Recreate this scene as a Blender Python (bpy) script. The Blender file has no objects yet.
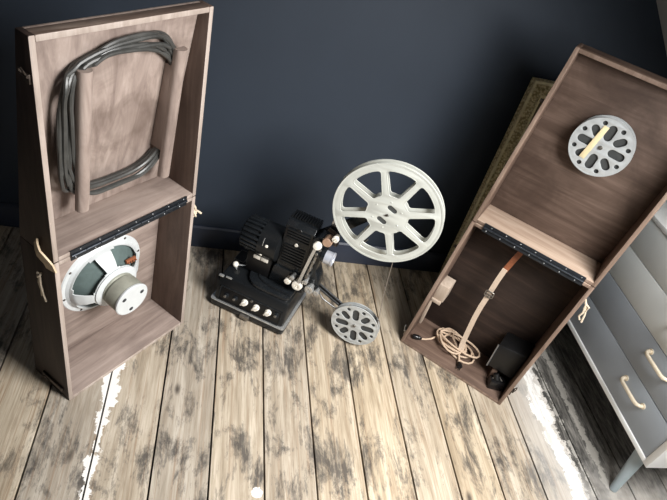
import bpy, bmesh, math, random
from mathutils import Vector, Matrix
random.seed(7)
SC = bpy.context.scene
COL = SC.collection
PI = math.pi

# ------------------------------------------------------------------ materials
def new_mat(name):
    m = bpy.data.materials.new(name); m.use_nodes = True
    nt = m.node_tree; nt.nodes.clear()
    out = nt.nodes.new('ShaderNodeOutputMaterial')
    b = nt.nodes.new('ShaderNodeBsdfPrincipled')
    nt.links.new(b.outputs[0], out.inputs[0])
    return m, nt, b

def rgb(r, g, b):
    f = lambda c: (c/255/12.92) if c/255 <= .04045 else ((c/255+.055)/1.055)**2.4
    return (f(r), f(g), f(b), 1)

class N:
    """small node-graph helper"""
    def __init__(s, nt): s.nt = nt
    def n(s, t, **k):
        o = s.nt.nodes.new(t)
        for a, v in k.items(): setattr(o, a, v)
        return o
    def l(s, a, b): s.nt.links.new(a, b)
    def coords(s, scale=(1, 1, 1), kind='Object'):
        tc = s.n('ShaderNodeTexCoord'); mp = s.n('ShaderNodeMapping')
        s.l(tc.outputs[kind], mp.inputs[0]); mp.inputs['Scale'].default_value = scale
        return mp.outputs[0]
    def noise(s, vec, scale, detail=4, rough=.6, dist=0):
        t = s.n('ShaderNodeTexNoise'); s.l(vec, t.inputs['Vector'])
        t.inputs['Scale'].default_value = scale; t.inputs['Detail'].default_value = detail
        t.inputs['Roughness'].default_value = rough; t.inputs['Distortion'].default_value = dist
        return t.outputs['Fac']
    def ramp(s, fac, *stops):
        r = s.n('ShaderNodeValToRGB'); s.l(fac, r.inputs[0])
        e = r.color_ramp.elements
        while len(e) < len(stops): e.new(.5)
        for i, (p, c) in enumerate(stops):
            e[i].position = p; e[i].color = c if not isinstance(c, (int, float)) else (c, c, c, 1)
        return r.outputs[0]
    def mix(s, fac, a, b, mode='MIX'):
        m = s.n('ShaderNodeMix', data_type='RGBA', blend_type=mode)
        i = [x for x in m.inputs if x.enabled]
        for sock, v in zip(i, (fac, a, b)):
            if hasattr(v, 'links'): s.l(v, sock)
            else: sock.default_value = v
        return [o for o in m.outputs if o.enabled][0]
    def math(s, op, a, b=0.0, c=None, clamp=False):
        m = s.n('ShaderNodeMath', operation=op, use_clamp=clamp)
        vals = (a, b) if c is None else (a, b, c)
        for sock, v in zip(m.inputs, vals):
            if hasattr(v, 'links'): s.l(v, sock)
            else: sock.default_value = v
        return m.outputs[0]
    def bump(s, bsdf, h, strength=.3, dist=.002):
        b = s.n('ShaderNodeBump'); b.inputs['Strength'].default_value = strength
        b.inputs['Distance'].default_value = dist
        s.l(h, b.inputs['Height']); s.l(b.outputs[0], bsdf.inputs['Normal'])

def plain(name, col, rough=.5, metal=0., var=.12, scale=30, bump=.0, spec=.5):
    m, nt, b = new_mat(name); g = N(nt)
    v = g.coords(); f = g.noise(v, scale, 5, .65)
    d = tuple(c*(1-var) for c in col[:3])+(1,); l = tuple(min(1, c*(1+var)) for c in col[:3])+(1,)
    g.l(g.ramp(f, (.3, d), (.7, l)), b.inputs['Base Color'])
    rr = g.n('ShaderNodeMapRange'); g.l(f, rr.inputs[0])
    rr.inputs[3].default_value = max(0, rough-.08); rr.inputs[4].default_value = min(1, rough+.08)
    g.l(rr.outputs[0], b.inputs['Roughness'])
    b.inputs['Metallic'].default_value = metal
    b.inputs['Specular IOR Level'].default_value = spec
    if bump: g.bump(b, f, bump, .001)
    return m

def wood(name, dark, mid, light, axis='z', rough=.6, stain=None, stain_amt=.5):
    m, nt, b = new_mat(name); g = N(nt)
    st = {'z': (9, 9, .9), 'x': (.9, 9, 9), 'y': (9, .9, 9)}[axis]
    v = g.coords(st)
    f1 = g.noise(v, 3.0, 6, .62, 1.2); 
    st2 = tuple(q*7 for q in st)
    f2 = g.noise(g.coords(st2), 3.2, 4, .7, .3)
    c = g.ramp(f1, (.25, dark), (.5, mid), (.75, light))
    c = g.mix(g.math('MULTIPLY', f2, .35), c, dark)
    big = g.noise(g.coords((1, 1, 1)), 7, 4, .6, .6)
    if stain: c = g.mix(g.math('MULTIPLY', g.ramp(big, (.45, 0), (.68, 1)), stain_amt), c, stain)
    scr = g.noise(g.coords((3, 3, 3)), 22, 3, .8)
    c = g.mix(g.math('MULTIPLY', g.ramp(scr, (.68, 0), (.78, 1)), .25), c, light)
    g.l(c, b.inputs['Base Color'])
    b.inputs['Roughness'].default_value = rough
    b.inputs['Specular IOR Level'].default_value = .3
    g.bump(b, f2, .25, .001)
    return m

M = {}
LD, LM, LL, LS = rgb(112, 97, 90), rgb(158, 142, 133), rgb(186, 170, 160), rgb(122, 108, 101)
M['lw_z'] = wood('aged_wood_upright', LD, LM, LL, 'z', stain=LS)
M['lw_x'] = wood('aged_wood_level', LD, LM, LL, 'x', stain=LS)
M['lside'] = wood('shade_toned_inner_side', rgb(74, 60, 53), rgb(104, 87, 78), rgb(128, 110, 100), 'z', stain=rgb(84, 69, 61))  # stained wood, darkened mostly to carry the shade on the inner right wall
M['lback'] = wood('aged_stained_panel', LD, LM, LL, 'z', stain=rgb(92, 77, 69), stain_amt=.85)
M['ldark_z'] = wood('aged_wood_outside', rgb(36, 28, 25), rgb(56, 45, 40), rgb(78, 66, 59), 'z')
M['ldark_x'] = wood('aged_wood_top', rgb(74, 60, 52), rgb(120, 102, 92), rgb(170, 155, 142), 'x', stain=rgb(70, 55, 48))
RD, RM, RL, RS = rgb(70, 54, 46), rgb(108, 88, 76), rgb(142, 120, 106), rgb(82, 65, 56)
M['rw_z'] = wood('brown_wood_upright', RD, RM, RL, 'z', stain=RS)
M['rw_x'] = wood('brown_wood_level', RD, RM, RL, 'x', stain=RS)
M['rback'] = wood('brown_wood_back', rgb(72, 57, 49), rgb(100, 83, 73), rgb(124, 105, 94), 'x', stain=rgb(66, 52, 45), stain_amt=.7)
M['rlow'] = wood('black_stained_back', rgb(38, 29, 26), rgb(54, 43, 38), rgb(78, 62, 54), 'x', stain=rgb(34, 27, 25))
M['rpale'] = wood('pale_bare_wood', rgb(140, 116, 100), rgb(178, 156, 138), rgb(205, 186, 168), 'x')
M['ledge'] = wood('bare_grey_edge', rgb(136, 122, 113), rgb(172, 158, 148), rgb(198, 186, 178), 'z')
M['redge'] = wood('bare_brown_edge', rgb(98, 80, 69), rgb(136, 115, 101), rgb(162, 142, 128), 'z')
M['block'] = wood('block_wood', rgb(158, 140, 124), rgb(186, 170, 154), rgb(206, 192, 178), 'z')
M['black_metal'] = plain('hinge_black_metal', rgb(52, 56, 62), .38, .7, .2, 60, .1)
M['rivet'] = plain('rivet_steel', rgb(150, 152, 155), .35, .8)
M['steel'] = plain('dull_steel', rgb(140, 136, 130), .4, .85, .25, 80)
M['dark_steel'] = plain('tarnished_steel', rgb(78, 70, 64), .45, .8, .3, 80)
M['string'] = plain('cream_string', rgb(205, 190, 168), .9, 0, .15, 90)
M['leather_cream'] = plain('worn_leather', rgb(196, 174, 144), .6, 0, .25, 40, .3)
M['leather_brown'] = plain('brown_leather', rgb(140, 84, 56), .5, 0, .25, 40, .3)
M['webbing'] = plain('cream_webbing', rgb(200, 180, 160), .8, 0, .1, 120, .4)
M['cable'] = plain('dark_rubber_cable', rgb(66, 66, 64), .36, 0, .35, 25, .15)
M['cord'] = plain('cream_rubber_cord', rgb(196, 172, 148), .55, 0, .15, 40)
M['bakelite'] = plain('black_bakelite', rgb(22, 21, 22), .25, 0, .2, 40)
M['spk_white'] = plain('speaker_enamel', rgb(208, 212, 213), .35, .1, .06, 25)
M['spk_cone'] = plain('speaker_cone_paper', rgb(84, 98, 96), .85, 0, .2, 40, .2)
M['spk_mag'] = plain('magnet_paint', rgb(148, 148, 136), .45, .2, .12, 40)
M['spk_hole'] = plain('dark_hole', rgb(50, 52, 54), .7)
M['pblack'] = plain('crackle_black_paint', rgb(24, 26, 28), .3, .1, .3, 220, .3)
M['pblack_s'] = plain('smooth_black_paint', rgb(28, 31, 34), .26, .15, .25, 50, .1)
M['pdark'] = plain('black_panel', rgb(12, 12, 13), .42, 0, .2, 60)
M['chrome'] = plain('polished_aluminium', rgb(212, 212, 210), .25, .75, .08, 60)
M['ivory'] = plain('ivory_plastic', rgb(238, 232, 220), .4, 0, .06, 60)
M['lens'] = plain('lens_silver', rgb(206, 210, 220), .3, .5, .05, 60)
M['tan'] = plain('tan_fibre_knob', rgb(160, 130, 108), .6, 0, .2, 80)
M['reel_w'] = plain('reel_enamel', rgb(186, 188, 181), .42, .1, .05, 18)
M['reel_g'] = plain('reel_grey_metal', rgb(190, 193, 192), .42, .2, .12, 70)
M['reel_l'] = plain('reel_light_metal', rgb(192, 196, 197), .42, .3, .07, 70)
M['reel_in'] = plain('reel_inside_grey', rgb(66, 68, 68), .6, .2, .15, 60)
M['tape'] = plain('aged_paper_tape', rgb(226, 210, 168), .7, 0, .06, 40)
M['film'] = plain('film_stock', rgb(128, 118, 108), .3, 0, .1, 40)
M['white_lac'] = plain('white_lacquer', rgb(236, 237, 236), .4, 0, .03, 10)
M['drawer_d'] = plain('slate_grey_lacquer', rgb(146, 153, 160), .45, 0, .04, 8)
M['drawer_l'] = plain('pale_grey_lacquer', rgb(212, 217, 216), .45, 0, .03, 8)
M['handle'] = plain('pale_brass', rgb(216, 203, 180), .35, .25, .08, 60)
M['leg_b'] = plain('pale_blue_grey_leg', rgb(158, 170, 174), .45, 0, .05, 20)
M['canvas'] = plain('old_canvas', rgb(112, 98, 66), .7, 0, .35, 9, .2)

def gold_mat():
    m, nt, b = new_mat('ornate_gilt'); g = N(nt)
    v = g.coords()
    vo = g.n('ShaderNodeTexVoronoi'); g.l(v, vo.inputs['Vector']); vo.inputs['Scale'].default_value = 125
    f = g.noise(v, 50, 4)
    h = g.math('ADD', vo.outputs['Distance'], g.math('MULTIPLY', f, .6))
    g.l(g.ramp(h, (.5, rgb(240, 230, 194)), (.8, rgb(218, 203, 156)), (1.0, rgb(172, 157, 114))), b.inputs['Base Color'])
    b.inputs['Roughness'].default_value = .5
    g.bump(b, g.math('SUBTRACT', 1.0, h), .45, .004)
    return m
M['gold'] = gold_mat()
M['gold_plain'] = plain('plain_gilt_edge', rgb(238, 226, 186), .5, .0, .2, 60, .2)

def wall_mat(name, c, bumps=.15):
    m, nt, b = new_mat(name); g = N(nt)
    v = g.coords(); f = g.noise(v, 2.2, 5, .6); f2 = g.noise(v, 160, 3, .6)
    d = tuple(q*.9 for q in c[:3])+(1,); l = tuple(q*1.1 for q in c[:3])+(1,)
    g.l(g.ramp(f, (.3, d), (.7, l)), b.inputs['Base Color'])
    b.inputs['Roughness'].default_value = .62; b.inputs['Specular IOR Level'].default_value = .35
    g.bump(b, f2, bumps, .0006)
    return m
M['navy'] = wall_mat('navy_wall_paint', rgb(45, 53, 64))
M['navy_gloss'] = plain('navy_woodwork', rgb(44, 51, 66), .4, 0, .08, 10)
M['white_wall'] = wall_mat('white_plaster', rgb(205, 205, 202))
M['grey_wall'] = wall_mat('grey_plaster', rgb(120, 120, 120))

def floor_mat():
    m, nt, b = new_mat('worn_pine_boards'); g = N(nt)
    geo = g.n('ShaderNodeNewGeometry'); rnd = geo.outputs['Random Per Island']
    tc = g.n('ShaderNodeTexCoord')
    sep = g.n('ShaderNodeSeparateXYZ'); g.l(tc.outputs['Object'], sep.inputs[0])
    X, Y = sep.outputs[0], sep.outputs[1]
    # every board samples its own piece of the noise fields
    def co(sx, sy):
        cb = g.n('ShaderNodeCombineXYZ')
        g.l(g.math('MULTIPLY', X, sx), cb.inputs[0]); g.l(g.math('MULTIPLY', Y, sy), cb.inputs[1])
        g.l(g.math('MULTIPLY', rnd, 57.), cb.inputs[2]); return cb.outputs[0]
    grain = g.noise(co(16, 1.3), 2.2, 6, .62, .9)
    fine = g.noise(co(110, 4), 1.6, 4, .7, .2)
    base = g.ramp(grain, (.25, rgb(140, 122, 97)), (.45, rgb(172, 155, 129)), (.62, rgb(194, 178, 153)), (.8, rgb(210, 198, 177)))
    hue = g.n('ShaderNodeHueSaturation')
    g.l(base, hue.inputs['Color']); g.l(g.math('ADD', g.math('MULTIPLY', rnd, .28), .84), hue.inputs['Value'])
    g.l(g.math('ADD', g.math('MULTIPLY', rnd, .3), .62), hue.inputs['Saturation'])
    c = hue.outputs[0]
    c = g.mix(g.math('MULTIPLY', g.ramp(fine, (.45, 0), (.7, 1)), .5), c, rgb(116, 96, 74))
    # dark honey growth-ring streaks
    ring = g.noise(co(30, .55), 1.5, 3, .5, 1.6)
    c = g.mix(g.math('MULTIPLY', g.ramp(ring, (.56, 0), (.6, 1), (.64, 0)), .4), c, rgb(128, 92, 58))
    # old black staining left in patches
    s1 = g.noise(co(9.5, 4.0), 1.5, 9, .74, .35)
    s2 = g.noise(co(60, 9), 1.3, 8, .8, .3)
    joist = g.math('COSINE', g.math('MULTIPLY', g.math('ADD', Y, -.765), 2*PI/.4))
    s = g.math('ADD', s1, g.math('MULTIPLY', joist, .035))
    s = g.math('ADD', s, g.math('MULTIPLY', g.math('SUBTRACT', s2, .5), .42))
    st = g.ramp(s, (.51, 0), (.545, .35), (.64, 1))
    c = g.mix(g.math('MULTIPLY', st, .82), c, rgb(46, 45, 46))
    # knots and nail heads
    vo = g.n('ShaderNodeTexVoronoi'); g.l(co(8.5, 4.2), vo.inputs['Vector']); vo.inputs['Scale'].default_value = 1.0
    wob = g.math('ADD', vo.outputs['Distance'], g.math('MULTIPLY', g.math('SUBTRACT', s2, .5), .12))
    c = g.mix(g.math('MULTIPLY', g.ramp(wob, (.035, 1), (.11, 0)), .85), c, rgb(52, 44, 40))
    # splashes of old white paint
    p1 = g.noise(co(5, 3), 2.3, 6, .7, .4)
    c = g.mix(g.ramp(p1, (.755, 0), (.775, 1)), c, rgb(232, 230, 226))
    wn = g.noise(tc.outputs['Object'], 16, 6, .75)
    wn2 = g.noise(tc.outputs['Object'], 5, 4, .7)
    def band(x0, half, y0, y1, jit):
        dx = g.math('ABSOLUTE', g.math('ADD', g.math('SUBTRACT', X, x0), g.math('MULTIPLY', g.math('SUBTRACT', wn2, .5), jit)))
        a = g.math('LESS_THAN', g.math('ADD', dx, g.math('MULTIPLY', g.math('SUBTRACT', wn, .5), .09)), half)
        return g.math('MULTIPLY', a, g.math('MULTIPLY', g.math('GREATER_THAN', Y, y0), g.math('LESS_THAN', Y, y1)))
    white = rgb(236, 234, 230)
    # dark painted border of the room along the eaves, with a white painted edge
    edge = g.math('ADD', X, g.math('ADD', g.math('MULTIPLY', g.math('SUBTRACT', wn, .5), .10), g.math('MULTIPLY', g.math('SUBTRACT', wn2, .5), .06)))
    zone = g.math('GREATER_THAN', edge, 1.225)
    dk = g.mix(g.ramp(s2, (.42, 0), (.7, 1)), rgb(56, 55, 53), rgb(150, 146, 140))
    dk = g.mix(g.math('MULTIPLY', g.ramp(fine, (.45, 0), (.75, 1)), .5), dk, rgb(30, 30, 30))
    yy = g.math('ADD', Y, g.math('MULTIPLY', g.math('SUBTRACT', wn2, .5), .5))
    zone = g.math('MULTIPLY', zone, g.ramp(yy, (.60, .3), (.80, 1)))
    wash = g.math('ADD', X, g.math('MULTIPLY', g.math('SUBTRACT', s2, .5), .14))
    wr = g.n('ShaderNodeMapRange'); g.l(wash, wr.inputs[0]); wr.inputs[1].default_value = 1.04; wr.inputs[2].default_value = 1.22; wr.inputs[3].default_value = 0; wr.inputs[4].default_value = .5
    c = g.mix(wr.outputs[0], c, white)
    c = g.mix(zone, c, dk)
    c = g.mix(g.math('MULTIPLY', band(1.192, .022, .55, 1.5, .07), g.math('ADD', .35, g.math('MULTIPLY', g.math('GREATER_THAN', s2, .47), .58))), c, white)
    c = g.mix(g.math('MULTIPLY', band(1.252, .004, .4, 1.6, .012), .6), c, rgb(196, 192, 184))
    c = g.mix(g.math('MULTIPLY', band(1.315, .012, .6, 1.4, .05), .55), c, rgb(178, 174, 166))
    c = g.mix(g.math('MULTIPLY', band(-.203, .020, .93, 1.09, .03), .95), c, white)
    c = g.mix(g.math('MULTIPLY', band(-.211, .012, .55, .95, .02), .9), c, white)
    # spot of white paint
    sx = g.math('SUBTRACT', X, .214); sy = g.math('SUBTRACT', Y, .69)
    dd = g.math('SQRT', g.math('ADD', g.math('MULTIPLY', sx, sx), g.math('MULTIPLY', sy, sy)))
    dd = g.math('ADD', dd, g.math('MULTIPLY', g.math('SUBTRACT', wn, .5), .03))
    c = g.mix(g.math('LESS_THAN', dd, .016), c, white)
    g.l(c, b.inputs['Base Color'])
    b.inputs['Roughness'].default_value = .5
    g.l(g.ramp(s, (.4, .42), (.7, .62)), b.inputs['Roughness'])
    b.inputs['Specular IOR Level'].default_value = .4
    g.bump(b, g.math('ADD', fine, g.math('MULTIPLY', grain, .6)), .35, .0018)
    return m
M['floor'] = floor_mat()
M['gap'] = plain('dark_gap', rgb(14, 12, 11), .9)

# ------------------------------------------------------------------ mesh helper
class MB:
    def __init__(s): s.bm = bmesh.new()
    def _add(s, verts, faces):
        vs = [s.bm.verts.new(v) for v in verts]
        for f in faces:
            try: s.bm.faces.new([vs[i] for i in f])
            except ValueError: pass
        return vs
    def hexa(s, p, bev=0):
        """8 corners: bottom ring 0-3, top ring 4-7"""
        b2 = bmesh.new()
        vs = [b2.verts.new(v) for v in p]
        for f in ((3, 2, 1, 0), (4, 5, 6, 7), (0, 1, 5, 4), (1, 2, 6, 5), (2, 3, 7, 6), (3, 0, 4, 7)):
            b2.faces.new([vs[i] for i in f])
        bmesh.ops.recalc_face_normals(b2, faces=b2.faces)
        if bev:
            bmesh.ops.bevel(b2, geom=b2.edges[:], offset=bev, segments=2, affect='EDGES', profile=.5, clamp_overlap=True)
        s._merge(b2); return s
    def _merge(s, b2):
        me = bpy.data.meshes.new('tmp'); b2.to_mesh(me); b2.free(); s.bm.from_mesh(me); bpy.data.meshes.remove(me)
    def box(s, x0, x1, y0, y1, z0, z1, bev=0, mat=None):
        p = [(x0, y0, z0), (x1, y0, z0), (x1, y1, z0), (x0, y1, z0), (x0, y0, z1), (x1, y0, z1), (x1, y1, z1), (x0, y1, z1)]
        if mat is not None: p = [mat @ Vector(q) for q in p]
        return s.hexa(p, bev)
    def prism(s, poly, h0, h1, axis='z', bev=0):
        f = {'z': lambda a, b, h: (a, b, h), 'y': lambda a, b, h: (a, h, b), 'x': lambda a, b, h: (h, a, b)}[axis]
        b2 = bmesh.new(); n = len(poly)
        lo = [b2.verts.new(f(a, b, h0)) for a, b in poly]; hi = [b2.verts.new(f(a, b, h1)) for a, b in poly]
        b2.faces.new(lo); b2.faces.new(hi)
        for i in range(n): b2.faces.new((lo[i], lo[(i+1) % n], hi[(i+1) % n], hi[i]))
        bmesh.ops.recalc_face_normals(b2, faces=b2.faces)
        if bev:
            es = [e for e in b2.edges if any(len(q.verts) > 4 for q in e.link_faces)] if n > 4 else b2.edges[:]
            bmesh.ops.bevel(b2, geom=es, offset=bev, segments=2, affect='EDGES', profile=.5, clamp_overlap=True)
        s._merge(b2); return s
    def lathe(s, prof, origin=(0, 0, 0), axis=(0, 0, 1), seg=32):
        """prof: (r, h) list; closed solid when r=0 at ends"""
        o = Vector(origin); q = Vector((0, 0, 1)).rotation_difference(Vector(axis).normalized())
        b2 = bmesh.new(); rings = []
        for r, h in prof:
            if r < 1e-6: rings.append([b2.verts.new(o + q @ Vector((0, 0, h)))])
            else: rings.append([b2.verts.new(o + q @ Vector((r*math.cos(2*PI*i/seg), r*math.sin(2*PI*i/seg), h))) for i in range(seg)])
        for a, b in zip(rings, rings[1:]):
            for i in range(seg):
                j = (i+1) % seg
                if len(a) == 1 and len(b) == 1: continue
                if len(a) == 1: b2.faces.new((a[0], b[j], b[i]))
                elif len(b) == 1: b2.faces.new((a[i], a[j], b[0]))
                else: b2.faces.new((a[i], a[j], b[j], b[i]))
        bmesh.ops.recalc_face_normals(b2, faces=b2.faces)
        s._merge(b2); return s
    def cyl(s, p0, p1, r, r1=None, seg=20, bev=0):
        p0 = Vector(p0); p1 = Vector(p1); L = (p1-p0).length; r1 = r if r1 is None else r1
        c = bev or min(r, r1, L)*.12
        return s.lathe([(0, 0), (r-c, 0), (r, c), (r1, L-c), (r1-c, L), (0, L)], p0, p1-p0, seg)
    def ball(s, c, r, seg=16):
        n = 8
        return s.lathe([(r*math.sin(PI*i/n) if 0 < i < n else 0, -r*math.cos(PI*i/n)) for i in range(n+1)], c, (0, 0, 1), seg)
    def tube(s, pts, r, seg=8, closed=False):
        pts = [Vector(p) for p in pts]; n = len(pts); b2 = bmesh.new(); rings = []
        up = None
        for i, p in enumerate(pts):
            a = pts[(i-1) % n] if (closed or i > 0) else p; b = pts[(i+1) % n] if (closed or i < n-1) else p
            t = (b-a).normalized()
            if up is None:
                up = t.orthogonal().normalized()
            up = (up - t*up.dot(t)).normalized(); w = t.cross(up)
            rr = r(i/(n-1)) if callable(r) else r
            rings.append([b2.verts.new(p + (up*math.cos(2*PI*k/seg) + w*math.sin(2*PI*k/seg))*rr) for k in range(seg)])
        m = n if closed else n-1
        for i in range(m):
            a, b = rings[i], rings[(i+1) % n]
            for k in range(seg): b2.faces.new((a[k], a[(k+1) % seg], b[(k+1) % seg], b[k]))
        if not closed: b2.faces.new(rings[0]); b2.faces.new(rings[-1])
        bmesh.ops.recalc_face_normals(b2, faces=b2.faces)
        s._merge(b2); return s
    def ribbon(s, pts, width_dir, w, t):
        """flat strap along pts, w wide along width_dir, t thick"""
        pts = [Vector(p) for p in pts]; wd = Vector(width_dir).normalized(); b2 = bmesh.new(); rings = []
        for i, p in enumerate(pts):
            a = pts[max(0, i-1)]; b = pts[min(len(pts)-1, i+1)]
            tt = (b-a).normalized(); x = (wd - tt*wd.dot(tt)).normalized(); nn = tt.cross(x)
            rings.append([b2.verts.new(p + x*sx*w/2 + nn*sn*t/2) for sx, sn in ((-1, -1), (1, -1), (1, 1), (-1, 1))])
        for a, b in zip(rings, rings[1:]):
            for k in range(4): b2.faces.new((a[k], a[(k+1) % 4], b[(k+1) % 4], b[k]))
        b2.faces.new(rings[0]); b2.faces.new(rings[-1])
        bmesh.ops.recalc_face_normals(b2, faces=b2.faces)
        s._merge(b2); return s
    def sheet(s, outline, holes, t, bev=0, mat=None):
        """plate with holes in the local xz plane, thickness t along y, centred"""
        cu = bpy.data.curves.new('tmp', 'CURVE'); cu.dimensions = '2D'; cu.fill_mode = 'BOTH'
        cu.extrude = max(t/2-bev, 1e-5); cu.bevel_depth = bev; cu.bevel_resolution = 1
        for poly in [outline]+holes:
            sp = cu.splines.new('POLY'); sp.points.add(len(poly)-1); sp.use_cyclic_u = True
            for q, (a, b) in zip(sp.points, poly): q.co = (a, b, 0, 1)
        o = bpy.data.objects.new('tmp', cu); COL.objects.link(o)
        dg = bpy.context.evaluated_depsgraph_get()
        me = bpy.data.meshes.new_from_object(o.evaluated_get(dg))
        me.transform((mat or Matrix()) @ Matrix.Rotation(PI/2, 4, 'X'))
        s.bm.from_mesh(me); bpy.data.meshes.remove(me)
        bpy.data.objects.remove(o); bpy.data.curves.remove(cu)
        return s
    def build(s, name, mat, parent=None, smooth=35, **props):
        me = bpy.data.meshes.new(name)
        bmesh.ops.remove_doubles(s.bm, verts=s.bm.verts, dist=1e-6)
        s.bm.to_mesh(me); s.bm.free()
        for m in (mat if isinstance(mat, (list, tuple)) else [mat]): me.materials.append(m)
        if smooth:
            me.polygons.foreach_set('use_smooth', [True]*len(me.polygons))
            me.set_sharp_from_angle(angle=math.radians(smooth))
        o = bpy.data.objects.new(name, me); COL.objects.link(o)
        if parent: o.parent = parent
        for k, v in props.items(): o[k] = v
        return o

def thing(name, label, cat, loc=(0, 0, 0), rot=(0, 0, 0), group=None):
    o = bpy.data.objects.new(name, None); COL.objects.link(o); o.empty_display_size = .05
    o.location = loc; o.rotation_euler = rot; o['label'] = label; o['category'] = cat
    if group: o['group'] = group
    return o
def tag(o, label, cat, group=None):
    o['label'] = label; o['category'] = cat
    if group: o['group'] = group
    return o
def struct(o): o['kind'] = 'structure'; return o
def dup(o, parent, loc):
    c = o.copy(); COL.objects.link(c); c.parent = parent; c.location = loc; return c

def circ(r, n=64, cx=0, cy=0): return [(cx+r*math.cos(2*PI*i/n), cy+r*math.sin(2*PI*i/n)) for i in range(n)]
def slot(ang, r0, r1, hw, n=8):
    """rounded radial slot from r0 to r1, half width hw"""
    pts = []; ca, sa = math.cos(ang), math.sin(ang)
    for i in range(n+1):
        t = -PI/2 + PI*i/n; pts.append((r1-hw+hw*math.cos(t), hw*math.sin(t)))
    for i in range(n+1):
        t = PI/2 + PI*i/n; pts.append((r0+hw+hw*math.cos(t), hw*math.sin(t)))
    return [(x*ca-y*sa, x*sa+y*ca) for x, y in pts]
def round_poly(poly, rad, n=5):
    out = []; m = len(poly)
    for i in range(m):
        p = Vector(poly[i]); a = (Vector(poly[i-1])-p); b = (Vector(poly[(i+1) % m])-p)
        r = min(rad, a.length*.45, b.length*.45); a.normalize(); b.normalize()
        p0, p1 = p+a*r, p+b*r
        for k in range(n+1):
            t = k/n; q = p0*(1-t)**2 + p*2*t*(1-t) + p1*t*t; out.append((q.x, q.y))
    return out

# ------------------------------------------------------------------ room
WALL_Y, KNEE_X, LEFT_X, REAR_Y, TOP_Z = 1.6583, 1.76, -1.75, -2.3, 2.30
bounds = [-.363, -.213, -.061, .087, .234, .378, .520, .664, .803, .941, 1.082, 1.256, 1.395, 1.530, 1.655, 1.80]
x = -.363
while x > LEFT_X: x -= .144; bounds.insert(0, x)
fl = MB()
for a, b in zip(bounds, bounds[1:]):
    fl.box(a+.0024, b-.0024, REAR_Y, WALL_Y+.02, -.022, 0, .0012)
floor = struct(fl.build('floor', M['floor'], smooth=0))
sub = MB(); sub.box(LEFT_X-.1, KNEE_X+.1, REAR_Y-.1, WALL_Y+.1, -.06, -.024)
struct(sub.build('floor_underlay', M['gap'], smooth=0))
w = MB(); w.box(LEFT_X-.1, KNEE_X+.1, WALL_Y, WALL_Y+.1, -.06, TOP_Z+.1); struct(w.build('wall_back', M['navy'], smooth=0))
w = MB(); w.box(LEFT_X-.1, LEFT_X, REAR_Y, WALL_Y, -.06, TOP_Z+.1); struct(w.build('wall_left', M['navy'], smooth=0))
w = MB(); w.box(KNEE_X, KNEE_X+.1, REAR_Y, WALL_Y, -.06, .72); struct(w.build('wall_right', M['white_wall'], smooth=0))
# rear wall with an unseen window opening, added for the fill light
wx0, wx1, wz0, wz1 = -.9, .5, .9, 2.0
w = MB()
w.box(LEFT_X-.1, wx0, REAR_Y-.1, REAR_Y, -.06, TOP_Z+.1); w.box(wx1, KNEE_X+.1, REAR_Y-.1, REAR_Y, -.06, TOP_Z+.1)
w.box(wx0, wx1, REAR_Y-.1, REAR_Y, -.06, wz0); w.box(wx0, wx1, REAR_Y-.1, REAR_Y, wz1, TOP_Z+.1)
struct(w.build('wall_rear', M['grey_wall'], smooth=0))
w = MB()
for a, b, c, d in ((wx0, wx1, wz0, wz0+.05), (wx0, wx1, wz1-.05, wz1), (wx0, wx0+.05, wz0, wz1), (wx1-.05, wx1, wz0, wz1), (-.22, -.18, wz0, wz1)):
    w.box(a, b, REAR_Y-.08, REAR_Y-.03, c, d, .004)
struct(w.build('rear_fill_window', M['white_lac'], smooth=0))
# flat ceiling and the sloping ceiling over the eaves, with a roof window in the slope
SX = lambda z: 1.305-(z-1.124)
w = MB(); w.box(LEFT_X-.1, SX(TOP_Z)+.02, REAR_Y-.1, WALL_Y+.1, TOP_Z, TOP_Z+.08); struct(w.build('ceiling', M['white_wall'], smooth=0))
SKY_Z0, SKY_Z1, SKY_Y0, SKY_Y1 = 1.08, 1.74, -.06, .60
def slope_piece(mb, z0, z1, y0, y1, t=.08, off=0.):
    p = []
    for o in (off, off+t):
        k = o/math.sqrt(2)
        p += [(SX(z0)+k, y0, z0+k), (SX(z0)+k, y1, z0+k), (SX(z1)+k, y1, z1+k), (SX(z1)+k, y0, z1+k)]
    mb.hexa(p)
w = MB(); zb = 1.124+1.305-KNEE_X-.06
slope_piece(w, zb, SKY_Z0, REAR_Y-.1, WALL_Y+.05); slope_piece(w, SKY_Z1, TOP_Z+.06, REAR_Y-.1, WALL_Y+.05)
slope_piece(w, SKY_Z0, SKY_Z1, REAR_Y-.1, SKY_Y0); slope_piece(w, SKY_Z0, SKY_Z1, SKY_Y1, WALL_Y+.05)
struct(w.build('ceiling_slope', M['white_wall'], smooth=0))
w = MB()
for a, b, c, d in ((SKY_Z0, SKY_Z0+.03, SKY_Y0, SKY_Y1), (SKY_Z1-.03, SKY_Z1, SKY_Y0, SKY_Y1), (SKY_Z0, SKY_Z1, SKY_Y0, SKY_Y0+.04), (SKY_Z0, SKY_Z1, SKY_Y1-.04, SKY_Y1)):
    slope_piece(w, a, b, c, d, .04, .03)
struct(w.build('window_1', M['white_lac'], smooth=0))
# skirting board
w = MB()
w.prism([(WALL_Y, 0), (WALL_Y-.018, 0), (WALL_Y-.018, .070), (WALL_Y-.013, .080), (WALL_Y-.013, .086), (WALL_Y-.006, .092), (WALL_Y, .092)], LEFT_X, KNEE_X, 'x')
struct(w.build('baseboard_back', M['navy_gloss']))

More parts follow.
